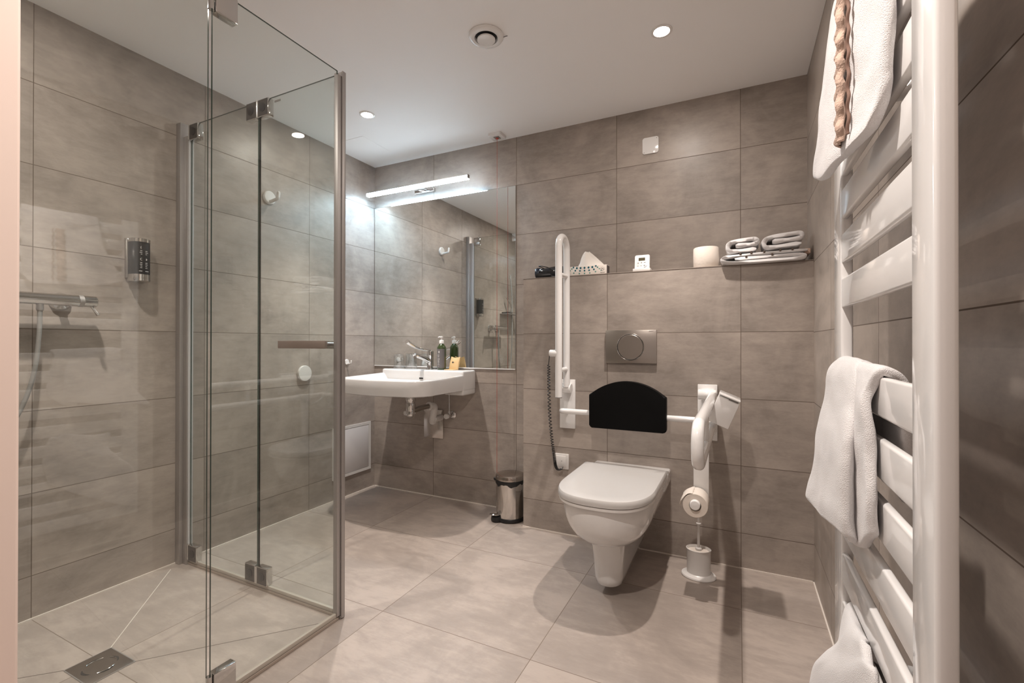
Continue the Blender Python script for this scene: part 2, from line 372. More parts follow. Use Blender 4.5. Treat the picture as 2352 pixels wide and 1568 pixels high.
def valve(x, z, lab):
    t = thing('angle_valve', lab, 'valve', (x, 0, z), 'angle valves under the washbasin')
    b = newbm(); lathe(b, [(.026, 0), (.026, -.004), (.018, -.010), (.010, -.012)], (x, 0, z), 'y', 28); obj('rosette', b, M_chrome, t)
    b = newbm(); tube(b, [(x, -.010, z), (x, -.055, z)], .010, 14); tube(b, [(x, -.04, z), (x, -.04, z+.03)], .009, 14); obj('valve_body', b, M_chrome, t)
    b = newbm(); lathe(b, [(.009, -.055), (.016, -.058), (.017, -.078), (.014, -.082)], (x, 0, z), 'y', 10); obj('handle', b, M_white, t)
    b = newbm(); tube(b, [(x, -.04, z+.028), (x, -.04, z+.17)], .005, 10); obj('riser_pipe', b, M_chrome, t)
valve(.658, .545, 'small chrome angle valve right of the waste plate')
valve(.338, .545, 'small chrome angle valve left of the waste plate')

# faucet
fx, fy, fz = .530, -.068, .8395
t = thing('basin_faucet', 'chrome single-lever basin tap with a long lever on the washbasin', 'faucet', (fx, fy, fz))
b = newbm(); lathe(b, [(.024, 0), (.024, .004), (.021, .006), (.0205, .085), (.0215, .088), (.0215, .112), (.019, .118), (.008, .120)], (fx, fy, fz), seg=28); obj('tap_body', b, M_chrome, t)
b = newbm(); pth = smoothpath([(fx, fy-.01, fz+.052), (fx-.004, fy-.07, fz+.075), (fx-.008, fy-.135, fz+.092), (fx-.008, fy-.150, fz+.088)], 6); tube(b, pth, .012, 16, rad=[.0165-.0003*i for i in range(len(pth))])
lathe(b, [(.009, 0), (.010, .014)], (fx-.008, fy-.146, fz+.072)); obj('spout', b, M_chrome, t)
b = newbm(); pth = smoothpath([(fx, fy, fz+.118), (fx-.002, fy-.06, fz+.128), (fx-.004, fy-.13, fz+.138), (fx-.006, fy-.19, fz+.160), (fx-.007, fy-.225, fz+.178)], 6)
tube(b, pth, .005, 12, rad=[.0075 if i < 14 else .0045+.0006*(i-8) for i in range(len(pth))]); obj('lever', b, M_chrome, t)

# glasses, bottle, card
def tumbler(x, y, lab):
    t = thing('drinking_glass', lab, 'glass', (x, y, fz), 'drinking glasses on the washbasin')
    b = newbm(); lathe(b, [(.036, 0), (.037, .002), (.0335, .088), (.031, .0945), (.022, .0955), (.022, .087), (.030, .084), (.0318, .078), (.0345, .001)], (x, y, fz), seg=36, capa=False)
    b2 = obj('glass_wall', b, M_thin, t); b = newbm(); lathe(b, [(.0005, .0955), (.022, .0955), (.022, .087), (.0005, .086)], (x, y, fz), seg=36, capa=False); obj('glass_base', b, M_thin, t)
tumbler(.275, -.066, 'upturned clear drinking glass further from the tap')
tumbler(.392, -.085, 'upturned clear drinking glass closer to the tap')
bx, by = .625, -.078
t = thing('soap_bottle', 'dark green pump bottle with a grey label on the washbasin', 'bottle', (bx, by, fz))
b = newbm(); lathe(b, [(.026, 0), (.0285, .004), (.0285, .136), (.026, .145), (.016, .160), (.0125, .164), (.0125, .168)], (bx, by, fz), seg=32); obj('bottle_body', b, M_btl, t)
def arcpatch(bm, c, r, a0, a1, z0, z1, n=16, mi=0):
    lo = [bm.verts.new((c[0]+r*math.cos(math.radians(a0+(a1-a0)*k/n)), c[1]+r*math.sin(math.radians(a0+(a1-a0)*k/n)), z0)) for k in range(n+1)]
    hi = [bm.verts.new((v.co.x, v.co.y, z1)) for v in lo]
    for k in range(n):
        f = bm.faces.new((lo[k], lo[k+1], hi[k+1], hi[k])); f.material_index = mi
b = newbm(); arcpatch(b, (bx, by), .0288, 190, 345, fz+.012, fz+.132); lb = obj('front_label', b, M_lbl, t, flip=False)
b = newbm()
for (a, z, w, h) in ((262, .112, 14, .014), (250, .068, 8, .007), (265, .068, 7, .007)): arcpatch(b, (bx, by), .0291, a-w/2+8, a+w/2+8, fz+z-h/2, fz+z+h/2, 6)
for i in range(11):
    z = [.094, .089, .084, .080, .058, .053, .049, .044, .038, .032, .022][i]; w = [24, 30, 22, 24, 24, 26, 22, 24, 18, 34, 18][i]
    arcpatch(b, (bx, by), .0291, 262-w/2, 262+w/2, fz+z, fz+z+.0016, 8)
obj('label_print', b, M_ink, t, flip=False)
b = newbm(); lathe(b, [(.0145, .165), (.0145, .184), (.012, .187), (.0045, .188), (.0045, .202), (.009, .203), (.009, .210), (.003, .212)], (bx, by, fz), seg=24); tube(b, [(bx, by, fz+.207), (bx-.014, by-.004, fz+.207), (bx-.022, by-.006, fz+.203)], .0035, 10); obj('pump', b, M_white, t)
b = newbm(); cx0 = .700
t = thing('soap_packet', 'small kraft paper soap packet standing at the mirror beside the bottle', 'packet', (cx0, -.05, fz))
cols = []
for i in range(9):
    f = i/8; xx = cx0-.033+.066*f; dip = .008*math.sin(PI*f)
    cols.append([(xx, -.058-.006*math.sin(PI*f)+.026*0, fz+.001+dip*.3), (xx, -.046-.010*math.sin(PI*f), fz+.045), (xx, -.030-.004*math.sin(PI*f), fz+.082-dip), (xx, -.026, fz+.082-dip), (xx, -.034+.006*math.sin(PI*f), fz+.045), (xx, -.050, fz+.001+dip*.3)])
loft(b, cols); obj('carton', b, M_kraft, t)
b = newbm(); lathe(b, [(.0055, 0), (.0055, -.001)], (cx0-.004, -.0565, fz+.047), 'y', 6); lathe(b, [(.009, 0), (.009, -.0008)], (cx0-.004, -.056, fz+.047), 'y', 4, sy=.6); obj('printed_mark', b, M_darkink, t)
b = newbm(); box(b, .662, .728, -.105, -.062, fz, fz+.0035, .001); tag(obj('paper_card', b, M_kraft), 'thin flat kraft card lying on the washbasin in front of the soap packet', 'card')

# ---------------------------------------------------------------- left wall fittings
t = thing('access_panel', 'white framed access panel low on the left wall by the corner', 'panel', (0, -.21, .14))
b = newbm(); y0, y1, z0, z1 = -.379, -.043, .133, .462
for q in ((y0, y1, z0, z0+.018), (y0, y1, z1-.018, z1), (y0, y0+.018, z0+.018, z1-.018), (y1-.018, y1, z0+.018, z1-.018)): box(b, 0, .007, *q)
obj('panel_frame', b, M_white, t, smooth=False)
b = newbm(); box(b, 0, .006, y0+.020, y1-.020, z0+.020, z1-.020, .001); obj('panel_door', b, mat('panel_grey', (.66, .64, .64), .4), t)
def hook(name, lab, y, z, s):
    t = thing(name, lab, 'hook', (0, y, z), 'white hooks on the left wall')
    b = newbm(); lathe(b, [(.034*s, 0), (.034*s, .010*s), (.030*s, .014*s)], (0, y, z), 'x', 36); obj('backplate', b, M_white, t)
    b = newbm(); tube(b, fillet([(.008*s, y, z-.022*s), (.072*s, y, z-.014*s), (.076*s, y, z+.016*s)], .02*s), .0085*s, 14); ball(b, (.076*s, y, z+.016*s), .0085*s); obj('hook_arm', b, M_white, t)
hook('wall_hook', 'round white robe hook high on the left wall seen through the shower glass', -.825, 1.803, 1.05)
hook('towel_hook', 'small white hook low on the left wall beside the washbasin', -.262, .882, .55)
b = newbm(); lathe(b, [(.044, 0), (.046, .003), (.046, .014), (.044, .017), (.02, .018)], (0, -.596, .828), 'x', 40); tag(obj('round_wall_cap', b, M_white), 'plain round white disc on the left wall below the shower door handle', 'cap')

# dispenser in the shower
dy0, dy1, dz0, dz1 = -1.487, -1.405, 1.268, 1.448
t = thing('soap_dispenser', 'black and chrome liquid soap dispenser on the shower wall', 'dispenser', (0, (dy0+dy1)/2, dz0))
yc = (dy0+dy1)/2
def dsec(z, s=1, d=.062): return [(p[0], p[1], z) for p in [(.010, yc-.034*s), (d*.55, yc-.034*s), (d*.85, yc-.028*s), (d, yc-.014*s), (d*1.03, yc), (d, yc+.014*s), (d*.85, yc+.028*s), (d*.55, yc+.034*s), (.010, yc+.034*s)]]
b = newbm(); box(b, 0, .012, dy0, dy1, dz0+.012, dz1, .003); obj('back_plate', b, M_steel, t)
b = newbm(); loft(b, [dsec(dz0+.026), dsec(dz1-.010)]); obj('reservoir', b, M_black, t, angle=60)
b = newbm(); loft(b, [dsec(dz0-.002, .95, .058), dsec(dz0+.001, 1.03, .064), dsec(dz0+.028, 1.03, .064)]); obj('push_cap', b, M_chrome, t, angle=60)
b = newbm(); loft(b, [dsec(dz1-.016, 1.03, .064), dsec(dz1-.002, 1.03, .064), dsec(dz1, .95, .058)]); obj('top_cap', b, M_chrome, t, angle=60)
b = newbm(); xx = .0628
lathe(b, [(.010, 0), (.010, .0008)], (xx-.001, yc-.002, dz1-.040), 'x', 24)
for k, (z, w) in enumerate(((.125, .026), (.118, .030), (.111, .022), (.075, .026), (.068, .028), (.061, .024), (.054, .026), (.040, .034))): box(b, xx-.001, xx+.0003, yc-w/2, yc+w/2, dz0+z, dz0+z+.0022)
lathe(b, [(.005, 0), (.005, .001)], (xx-.001, yc+.007, dz0+.091), 'x', 16)
bmr = lathe(b, [(.005, 0), (.005, .0012), (.0035, .0012), (.0035, 0)], (xx-.001, yc-.008, dz0+.091), 'x', 16, capa=False)
obj('label_print', b, M_ink, t)

# shower mixer and hose
t = thing('shower_mixer', 'chrome thermostatic bar mixer on the shower wall', 'faucet', (0, -1.76, 1.165))
mz = 1.166; mx_ = .062
b = newbm(); lathe(b, [(.018, -1.606), (.0215, -1.609), (.0215, -1.94), (.018, -1.943)], (mx_, 0, mz), 'y', 32); obj('mixer_bar', b, M_chrome, t)
b = newbm(); lathe(b, [(.0222, -1.648), (.0222, -1.662)], (mx_, 0, mz), 'y', 32); obj('temperature_ring', b, M_alu, t)
for yy in (-1.692, -1.842):
    b = newbm(); lathe(b, [(.034, 0), (.034, .003), (.028, .012), (.012, .016), (.012, .05)], (0, yy, mz-.003), 'x', 36); obj('rosette', b, M_chrome, t)
b = newbm(); tube(b, [(mx_+.003, -1.622, mz-.018), (mx_+.012, -1.612, mz-.040), (mx_+.016, -1.606, mz-.052)], .005, 12, rad=[.004, .005, .0065]); obj('lever', b, M_chrome, t)
b = newbm(); lathe(b, [(.010, -.018), (.0105, -.038), (.0085, -.044)], (mx_, -1.768, mz), 'z', 20); obj('hose_nut', b, M_alu, t)
b = newbm(); tube(b, smoothpath([(mx_, -1.768, mz-.040), (mx_, -1.770, 1.04), (mx_, -1.780, .92), (mx_-.004, -1.800, .82), (mx_-.008, -1.835, .73), (mx_-.008, -1.89, .67), (mx_-.006, -1.96, .65), (mx_-.006, -2.05, .72), (mx_-.006, -2.10, .95), (mx_-.006, -2.11, 1.45), (.04, -2.10, 1.76)], 8), .0072, 12)
tag(obj('shower_hose', b, M_hose), 'grey flexible shower hose hanging from the bar mixer', 'hose')
t = thing('shower_shelf', 'dark corner shelf on the shower wall seen in the mirror', 'shelf', (0, -2.06, 1.32))
b = newbm(); box(b, 0, .10, -2.24, -1.92, 1.322, 1.328, .001); obj('shelf_board', b, M_alu, t)
b = newbm(); box(b, .02, .10, -2.03, -1.925, 1.329, 1.343, .004); tag(obj('soap_dish', b, M_black), 'flat black soap dish on the shower shelf seen in the mirror', 'dish')
b = newbm(); tube(b, smoothpath([(.05, -2.075, 1.345), (.055, -2.09, 1.40), (.05, -2.06, 1.46), (.035, -2.02, 1.50)], 6), .008, 12); box(b, .03, .07, -2.10, -2.06, 1.328, 1.352, .005)
tag(obj('glass_squeegee', b, M_chrome), 'curved chrome squeegee handle standing on the shower shelf', 'squeegee')

# floor drain
t = thing('floor_drain', 'rectangular stainless floor drain in the shower with an oval of slots', 'drain', (.528, -1.778, 0))
dx0, dx1, dyy0, dyy1 = .456, .600, -1.838, -1.722
b = newbm(); box(b, dx0, dx1, dyy0, dyy1, 0, .0025, .0006); obj('cover_plate', b, M_steel, t)
b = newbm()
for q in ((dx0-.003, dx1+.003, dyy0-.003, dyy0), (dx0-.003, dx1+.003, dyy1, dyy1+.003), (dx0-.003, dx0, dyy0, dyy1), (dx1, dx1+.003, dyy0, dyy1)): box(b, *q, 0, .002)
obj('drain_frame', b, M_alu, t, smooth=False)
cx, cy = (dx0+dx1)/2, (dyy0+dyy1)/2
b = newbm(); b2 = newbm()
for a0, a1 in ((12, 78), (102, 168), (192, 258), (282, 348)):
    inn, out, rim = [], [], []
    for k in range(15):
        a = math.radians(a0+(a1-a0)*k/14-45); w = .0065*math.sin(PI*k/14)+.0003
        inn.append((cx+(.040-w*.1)*math.cos(a), cy+(.040-w*.1)*math.sin(a))); out.append((cx+(.040+w)*math.cos(a), cy+(.040+w)*math.sin(a))); rim.append((inn[-1][0], inn[-1][1], .0032))
    prism(b, inn+out[::-1], .0024, .0028, 'z'); tube(b2, rim, .0010, 6)
obj('drain_slots', b, M_dark, t, smooth=False); obj('slot_rims', b2, M_chrome, t)

# ---------------------------------------------------------------- shower enclosure
XE, YE = 1.0, -1.262; HG = 2.0
def pane(name, x0, x1, y0, y1, z0, z1, par, thin):
    b = newbm(); box(b, x0, x1, y0, y1, z0, z1)
    b.normal_update()
    for f in b.faces:
        f.material_index = 0 if abs(f.normal[thin]) > .5 else 1
    return obj(name, b, [M_glass, M_edge], par, smooth=False)
def hinge(par, x, y, z, along, inside, knob=True):
    """a pair of square clamp plates; along: 0 = leaf runs in x, 1 = leaf runs in y; inside: side sign of the dark face"""
    b = newbm(); h = .031
    if along == 0: box(b, x-h, x+h, y-.013, y+.013, z-h*1.15, z+h*1.15, .0015)
    else: box(b, x-.013, x+.013, y-h, y+h, z-h*1.15, z+h*1.15, .0015)
    o = obj('hinge', b, M_chrome, par)
    b = newbm(); c = (x, y+inside*.0132, z) if along == 0 else (x+inside*.0132, y, z)
    if along == 0: box(b, x-h+.003, x+h-.003, min(c[1], c[1]+inside*.001), max(c[1], c[1]+inside*.001), z-h*1.05, z+h*1.05)
    else: box(b, min(c[0], c[0]+inside*.001), max(c[0], c[0]+inside*.001), y-h+.003, y+h-.003, z-h*1.05, z+h*1.05)
    pl = obj('hinge_pad', b, M_grey if False else mat('hinge_pad_grey', (.045, .04, .036), .35), o, smooth=False)
    b = newbm()
    if along == 0: lathe(b, [(.018, 0), (.018, inside*.0025), (.014, inside*.003)], (c[0], c[1], c[2]), 'y', 28)
    else: lathe(b, [(.018, 0), (.018, inside*.0025), (.014, inside*.003)], (c[0], c[1], c[2]), 'x', 28)
    obj('hinge_cap', b, M_black, o)
    return o
# wall profile
t = thing('shower_wall_profile', 'tall grey aluminium shower profile fixed to the left wall', 'profile', (.02, YE, 0))
b = newbm(); box(b, .0, .034, YE-.028, YE+.028, 0, 2.012, .002); box(b, .034, .064, YE-.014, YE+.014, 0, 1.95, .002); obj('channel', b, M_alu, t)
b = newbm(); box(b, .064, .070, YE-.009, YE+.009, .02, 1.95); obj('seal', b, mat('clear_seal', (.55, .55, .56), .2), t)
# door A : two leaves with folding hinge
t = thing('folding_shower_door', 'clear glass folding shower door parallel to the back wall', 'shower door', (.53, YE, 0), 'glass shower doors')
FX = .543
p1 = pane('glass_leaf', .072, FX-.004, YE-.003, YE+.003, .025, HG, t, 1)
p2 = pane('glass_leaf', FX+.004, .975, YE-.003, YE+.003, .025, HG, t, 1)
b = newbm(); box(b, FX-.004, FX+.004, YE-.004, YE+.004, .025, HG); obj('fold_seal', b, M_edge, t, smooth=False)
hinge(p1, .105, YE, 1.962, 0, -1); hinge(p1, .105, YE, .058, 0, -1)
for z in (1.964, .062):
    hinge(p1, FX-.037, YE, z, 0, -1); hinge(p2, FX+.037, YE, z, 0, -1)
    b = newbm(); lathe(b, [(.008, z-.034), (.008, z+.034)], (FX, YE-.008, 0), seg=16); obj('hinge_pin', b, M_chrome, p2)
    b = newbm(); lathe(b, [(.007, z-.034), (.007, z+.034)], (.072, YE-.008, 0), seg=16); obj('hinge_pin', b, M_chrome, p1)
b = newbm(); box(b, .640, .674, YE-.0052, YE-.0032, 1.974, 1.981); obj('maker_tag', b, M_grey, t, smooth=False)
b = newbm(); box(b, .974, .990, YE-.010, YE+.010, .015, 2.003, .002); obj('edge_profile', b, M_alu, t)
b = newbm(); box(b, .075, .99, YE-.006, YE+.006, .012, .027, .002); obj('bottom_seal', b, mat('seal_strip', (.42, .38, .33), .3), t)
b = newbm(); box(b, .735, .985, YE-.060, YE-.048, .987, 1.016, .002); hd = obj('handle', b, mat('handle_metal', (.36, .29, .26), .42, .8), t)
for x in (.75, .968):
    b = newbm(); lathe(b, [(.008, -.048), (.008, -.004)], (x, YE, 1.0015), 'y', 16); obj('handle_post', b, M_chrome, hd)
b = newbm(); box(b, .672, .965, YE+.004, YE+.016, .986, 1.016, .004); obj('outer_grip', b, M_chrome, hd)
# door B : parallel to the left wall
t = thing('folding_shower_door', 'clear glass folding shower door parallel to the left wall, nearest the viewer', 'shower door', (XE, -1.75, 0), 'glass shower doors')
FY = -1.733
p1 = pane('glass_leaf', XE-.003, XE+.003, FY+.005, YE-.020, .025, HG, t, 0)
p2 = pane('glass_leaf', XE-.003, XE+.003, YF+.03, FY-.005, .025, HG, t, 0)
for z in (1.964, .055):
    hinge(p1, XE, FY+.040, z, 1, -1)
    b = newbm(); lathe(b, [(.008, z-.034), (.008, z+.034)], (XE+.004, FY, 0), seg=16); obj('hinge_pin', b, M_chrome, p1)
b = newbm(); box(b, XE-.010, XE+.010, YE-.024, YE-.006, .015, 1.985, .002); obj('edge_profile', b, M_alu, t)
b = newbm(); box(b, XE-.006, XE+.006, FY+.005, YE-.02, .012, .027, .002); obj('bottom_seal', b, mat('seal_strip', (.42, .38, .33), .3), t)
b = newbm(); box(b, XE-.006, XE+.006, YF+.03, FY-.005, .012, .027, .002); obj('bottom_seal', b, mat('seal_strip', (.42, .38, .33), .3), p2)
hp = Matrix.Translation(Vector((XE, FY, 0))-ORG[t.name]); p2.matrix_local = hp @ Matrix.Rotation(math.radians(-4), 4, 'Z') @ hp.inverted()
t = thing('shower_corner_profile', 'ribbed brown-grey aluminium closing profile at the shower corner', 'profile', (XE+.004, YE, 0))
b = newbm(); box(b, .991, 1.009, YE-.006, YE+.010, .004, 2.003, .002); obj('profile_bar', b, M_alu, t)
b = newbm(); box(b, 1.010, 1.015, YE-.008, YE+.008, .004, 2.003, .001); obj('profile_rib', b, M_alu, t)
b = newbm(); box(b, XE-.010, XE+.010, YE-.010, YE+.010, 0, .012, .001); obj('floor_glide', b, M_alu, t)
b = newbm(); box(b, .04, .985, YE-.007, YE+.007, 0, .011, .002); struct('trim_4', b, mat('threshold', (.40, .34, .29), .35, .3))
b = newbm(); box(b, XE-.007, XE+.007, YF, YE-.012, 0, .011, .002); struct('trim_5', b, mat('threshold', (.40, .34, .29), .35, .3))

# ---------------------------------------------------------------- toilet
t = thing('toilet', 'white wall-hung toilet with a closed lid between the grab bars', 'toilet', (1.842, YB, .05))
TX = 1.842
def dsect(z, hw, yf, yb=YB, p=2.4, n=40):
    """closed D section: straight back at yb, superelliptic front reaching yf"""
    pts = []; ym = yf + min(hw*1.25, (yb-yf)*.8)
    for k in range(n+1):
        a = PI*k/n; c, s = math.cos(a), math.sin(a)
        pts.append((TX+hw*math.copysign(abs(c)**(2/p), c), ym-(ym-yf)*abs(s)**(2/p), z))
    w2 = hw
    for k in range(1, 6): pts.append((TX-w2, ym+(yb-ym)*k/6, z))
    for k in range(0, 9): pts.append((TX-w2+2*w2*k/8, yb, z))
    for k in range(5, 0, -1): pts.append((TX+w2, ym+(yb-ym)*k/6, z))
    return pts
b = newbm()
prof = [(.040, .032, -.675), (.041, .046, -.695), (.048, .053, -.707), (.070, .0565, -.715), (.11, .0585, -.720), (.16, .0625, -.726), (.200, .0660, -.733), (.226, .0710, -.737)]
for k in range(1, 13):
    a = PI/2*k/12; prof.append((.226+.164*(1-math.cos(a)), .071+.108*math.sin(a), -.737-.132*math.sin(a)))
prof += [(.398, .179, -.869), (.403, .176, -.866)]
secs = [dsect(*q, p=2.15) for q in prof]
loft(b, secs)
bowl = obj('bowl', b, M_ceramic, t, angle=50)
b = newbm(); box(b, TX-.183, TX+.183, -.40, YB, .352, .412, .010, 4); obj('rear_shelf', b, M_ceramic, bowl)
def lid(z, off): return dsect(z, .189-off, -.886+off, -.372-off*.5, 2.6)
b = newbm(); loft(b, [lid(.405, .010), lid(.403, .004), lid(.408, .003), lid(.414, .004)]); obj('seat', b, M_white, t)
b = newbm(); loft(b, [lid(.418, .006), lid(.417, .001), lid(.424, 0), lid(.436, .001), lid(.442, .005), lid(.4445, .014), lid(.4455, .05)]); obj('lid', b, mat('lid_white', (.55, .535, .52), .16), t)
for sx in (-1, 1):
    b = newbm(); lathe(b, [(.011, -.03), (.011, .03)], (TX+sx*.10, -.366, .420), 'x', 16); obj('lid_hinge', b, M_white, t)
for sx in (-1, 1):
    b = newbm(); lathe(b, [(.010, 0), (.010, sx*.003), (.006, sx*.004)], (TX+sx*.142, -.42, .30), 'x', 16); 
    o = obj('mounting_cap', b, M_chrome, t)

# flush plate
t = thing('flush_plate', 'brushed steel flush plate with a round button above the toilet', 'flush plate', (1.836, YB, .91))
b = newbm(); box(b, 1.713, 1.961, YB-.014, YB, .908, 1.072, .002); pl = obj('plate', b, M_steel, t)
b = newbm(); lathe(b, [(.064, -.0138), (.064, -.0148)], (1.836, YB, .989), 'y', 56); obj('button_gap', b, M_dark, t)
b = newbm(); lathe(b, [(.0615, -.0145), (.0615, -.016), (.059, -.0185), (.02, -.0185)], (1.836, YB, .989), 'y', 56); obj('button', b, M_steel, t)
b = newbm(); pts = [(1.836+.0655*math.cos(2*PI*k/64), YB-.0145, .989+.0655*math.sin(2*PI*k/64)) for k in range(65)]; tube(b, pts, .0016, 8, cap=False); obj('button_ring', b, M_chrome, t)
text('lettering', 'GEBERIT', .0062, M_darkink, pl, (1.936, YB-.0145, 1.0655), (PI/2, 0, 0))

# blank cover on the wall
t = thing('blank_cover', 'square white blank cover plate high on the back wall', 'cover plate', (1.897, 0, 2.005))
b = newbm(); prism(b, rrect(1.898, 2.051, .082, .086, .010), 0, -.006, 'y', .002); obj('cover', b, M_enamel, t)
for q in ((1.865, 0, 2.016), (1.93, 0, 2.085)):
    b = newbm(); lathe(b, [(.002, -.006), (.002, -.0065)], q, 'y', 8); obj('screw', b, M_grey, t)

# ---------------------------------------------------------------- grab bars
BR = .0172
def bar_plate(x, t):
    b = newbm(); box(b, x-.042, x+.042, YB-.013, YB, .562, .818, .003); pl = obj('wall_plate', b, M_enamel, t)
    b = newbm(); box(b, x-.028, x+.030, YB-.045, YB-.010, .762, .800, .004); lathe(b, [(.0215, -.036), (.0235, -.033), (.0235, .036), (.0215, .039)], (x, YB-.062, .777), 'x', 28); obj('hinge', b, M_enamel, t)
XL = 1.527
t = thing('grab_bar', 'white hinged grab bar folded up against the wall left of the toilet', 'grab bar', (XL, YB, .56), 'hinged toilet grab bars')
bar_plate(1.509, t)
yr, yf_ = YB-.075, YB-.190; zt = 1.536; rc = (yr-yf_)/2
path = [(XL, yr, .785), (XL, yr, zt-rc)] + [(XL, (yr+yf_)/2+rc*math.cos(PI*k/14), zt-rc+rc*math.sin(PI*k/14)) for k in range(1, 14)] + [(XL, yf_, zt-rc), (XL, yf_, .745)]
b = newbm(); tube(b, path, BR, 22); tb = obj('rail', b, M_enamel, t)
for z in (1.345, .875):
    b = newbm(); tube(b, [(XL, yr, z), (XL, yf_, z)], .012, 16); obj('spacer', b, M_enamel, t)
b = newbm(); tube(b, [(XL, yf_, .7455), (XL, yf_, .741)], BR*.98, 22); obj('end_cap', b, M_grey, t)
b = newbm(); lathe(b, [(.016, -.045), (.018, -.042), (.018, -.012), (.016, .0)], (XL, yf_, .958), 'x', 22); obj('button_housing', b, M_enamel, t)
b = newbm(); lathe(b, [(.009, -.048), (.009, -.044)], (XL, yf_, .958), 'x', 18); obj('flush_button', b, M_grey, t)
# coiled cable from the bar to the box on the wall
b = newbm(); pts = [(XL-.047, yf_, .958), (XL-.048, yf_-.004, .93), (XL-.052, yf_-.002, .905)]
axis = smoothpath([(XL-.052, yf_, .905), (XL-.056, -.375, .80), (XL-.062, -.35, .66), (XL-.066, -.31, .53), (XL-.068, -.27, .43), (XL-.070, -.245, .37), (XL-.060, -.235, .347), (XL-.046, -.224, .350)], 110)
n = len(axis); turns = 0
for i, p in enumerate(axis):
    f = i/(n-1); turns += .44 if f < .5 else (.62 if f < .66 else .80)
    r = .0066*min(1, i/8, (n-1-i)/8)
    pts.append(Vector(p)+Vector((math.cos(turns)*r, math.sin(turns)*r, 0)))
pts.append(Vector((XL-.040, -.214, .358)))
tube(b, pts, .0021, 6)
tag(obj('spiral_cable', b, M_black), 'black coiled cable hanging from the folded grab bar to the wall box', 'cable')
t = thing('wall_box', 'small square white connection box on the wall left of the toilet', 'socket', (1.483, YB, .34))
b = newbm(); box(b, 1.437, 1.515, YB-.009, YB, .345, .425, .002); pl = obj('frame', b, M_white, t)
b = newbm(); box(b, 1.447, 1.500, YB-.012, YB-.009, .357, .414, .001); obj('insert', b, M_white, t)
b = newbm(); lathe(b, [(.0018, -.012), (.0018, -.0125)], (1.478, YB, .388), 'y', 10); obj('screw', b, M_darkink, t)

XG = 2.212
t = thing('grab_bar', 'white hinged grab bar folded down beside the toilet on its right', 'grab bar', (XG, YB, .56), 'hinged toilet grab bars')
bar_plate(2.186, t)
zu, zl, yfr = .777, .660, -1.135; rc = (zu-zl)/2
path = [(XG, YB-.062, zu), (XG, yfr+rc, zu)] + [(XG, yfr+rc-rc*math.sin(PI*k/14), (zu+zl)/2+rc*math.cos(PI*k/14)) for k in range(1, 14)] + [(XG, yfr+rc, zl), (XG, YB-.030, zl)]
b = newbm(); tube(b, path, BR, 22); obj('rail', b, M_enamel, t)
for y in (-.80, -.36):
    b = newbm(); tube(b, [(XG, y, zu), (XG, y, zl)], .012, 16); obj('spacer', b, M_enamel, t)
rot = Matrix.Rotation(math.radians(22), 3, 'Y')
b = newbm(); box(b, 2.222, 2.302, -.56, -.45, .688, .798, .004, rot=rot); bxh = obj('flush_transmitter', b, M_enamel, t)
b = newbm(); c0 = Vector((2.262, -.505, .743)); 
box(b, 2.262-.0, 2.262+.034, -.5625, -.5595, .743-.003, .743+.003, rot=rot)
bmesh.ops.translate(b, vec=rot @ Vector((0, 0, .048)), verts=b.verts); obj('slot', b, M_grey, bxh)
b = newbm(); box(b, 2.222, 2.302, -.57, -.44, .800, .806, .002, rot=rot); bmesh.ops.translate(b, vec=rot @ Vector((0, 0, 0.0))-Vector((0, 0, 0)), verts=b.verts)
bmesh.ops.translate(b, vec=Vector((.022, 0, -.003)), verts=b.verts); obj('cover_flap', b, M_enamel, bxh)
# roll holder hanging from the bar
HY = -.445
b = newbm(); box(b, 2.145, 2.205, HY-.004, HY+.004, .355, .650, .003); box(b, 2.150, 2.232, HY-.020, HY+.020, .638, .682, .006); hold = obj('roll_holder', b, M_enamel, t)
rx, rz = 2.160, .372; ry = HY-.006
b = newbm(); lathe(b, [(.0195, 0), (.0195, -.115), (.017, -.1185), (.004, -.120)], (rx, ry, rz), 'y', 28); obj('holder_spindle', b, M_enamel, hold)
t = thing('toilet_roll', 'toilet paper roll on the holder under the right grab bar', 'toilet paper', (rx, ry, rz-.05))
b = newbm()
cz = rz-.006
lathe(b, [(.0225, -.006), (.0455, -.006), (.047, -.008), (.047, -.100), (.0455, -.102), (.0225, -.102), (.0225, -.006)], (rx, ry, cz), 'y', 48, capa=False); obj('paper', b, M_paper, t)
b = newbm()
rows = []
for k in range(8):
    a = math.radians(100+k*12); r = .0478+.0012*k
    rows.append([(rx+r*math.cos(a)+(.002*math.sin(j*2.3+k)), ry-.006-.096*j/10, cz+r*math.sin(a)+.0015*math.cos(j*1.7+k)) for j in range(11)])
loft(b, rows, cap=False, close=False); o = obj('loose_sheet', b, M_paper, t, flip=False); md = o.modifiers.new('s', 'SOLIDIFY'); md.thickness = .0008

# backrest
t = thing('backrest', 'black padded backrest with an arched top on a white rail above the toilet', 'backrest', (TX, YB, .60))
b = newbm()
tube(b, fillet([(1.505, YB-.012, .655), (1.505, -.318, .668), (2.19, -.318, .668), (2.19, YB-.012, .655)], .05, 10), .0135, 18); obj('support_rail', b, M_enamel, t)
x0, x1 = 1.672, 2.024
out = []
def rc_(cx, cz, r, a0, a1, n=5): return [(cx+r*math.cos(math.radians(a0+(a1-a0)*k/n)), cz+r*math.sin(math.radians(a0+(a1-a0)*k/n))) for k in range(n+1)]
out += rc_(x0+.012, .617, .012, 180, 270); out += rc_(x1-.012, .617, .012, 270, 360)
out += rc_(x1-.014, .756, .014, 0, 45)
for k in range(1, 20):
    f = k/20; out.append((x1-.012-(x1-x0-.024)*f, .768+.062*(1-(2*f-1)**2)**.9))
out += rc_(x0+.014, .756, .014, 135, 180)
b = newbm(); prism(b, out, -.322, -.362, 'y', .007); pd = obj('pad', b, M_rubber, t)
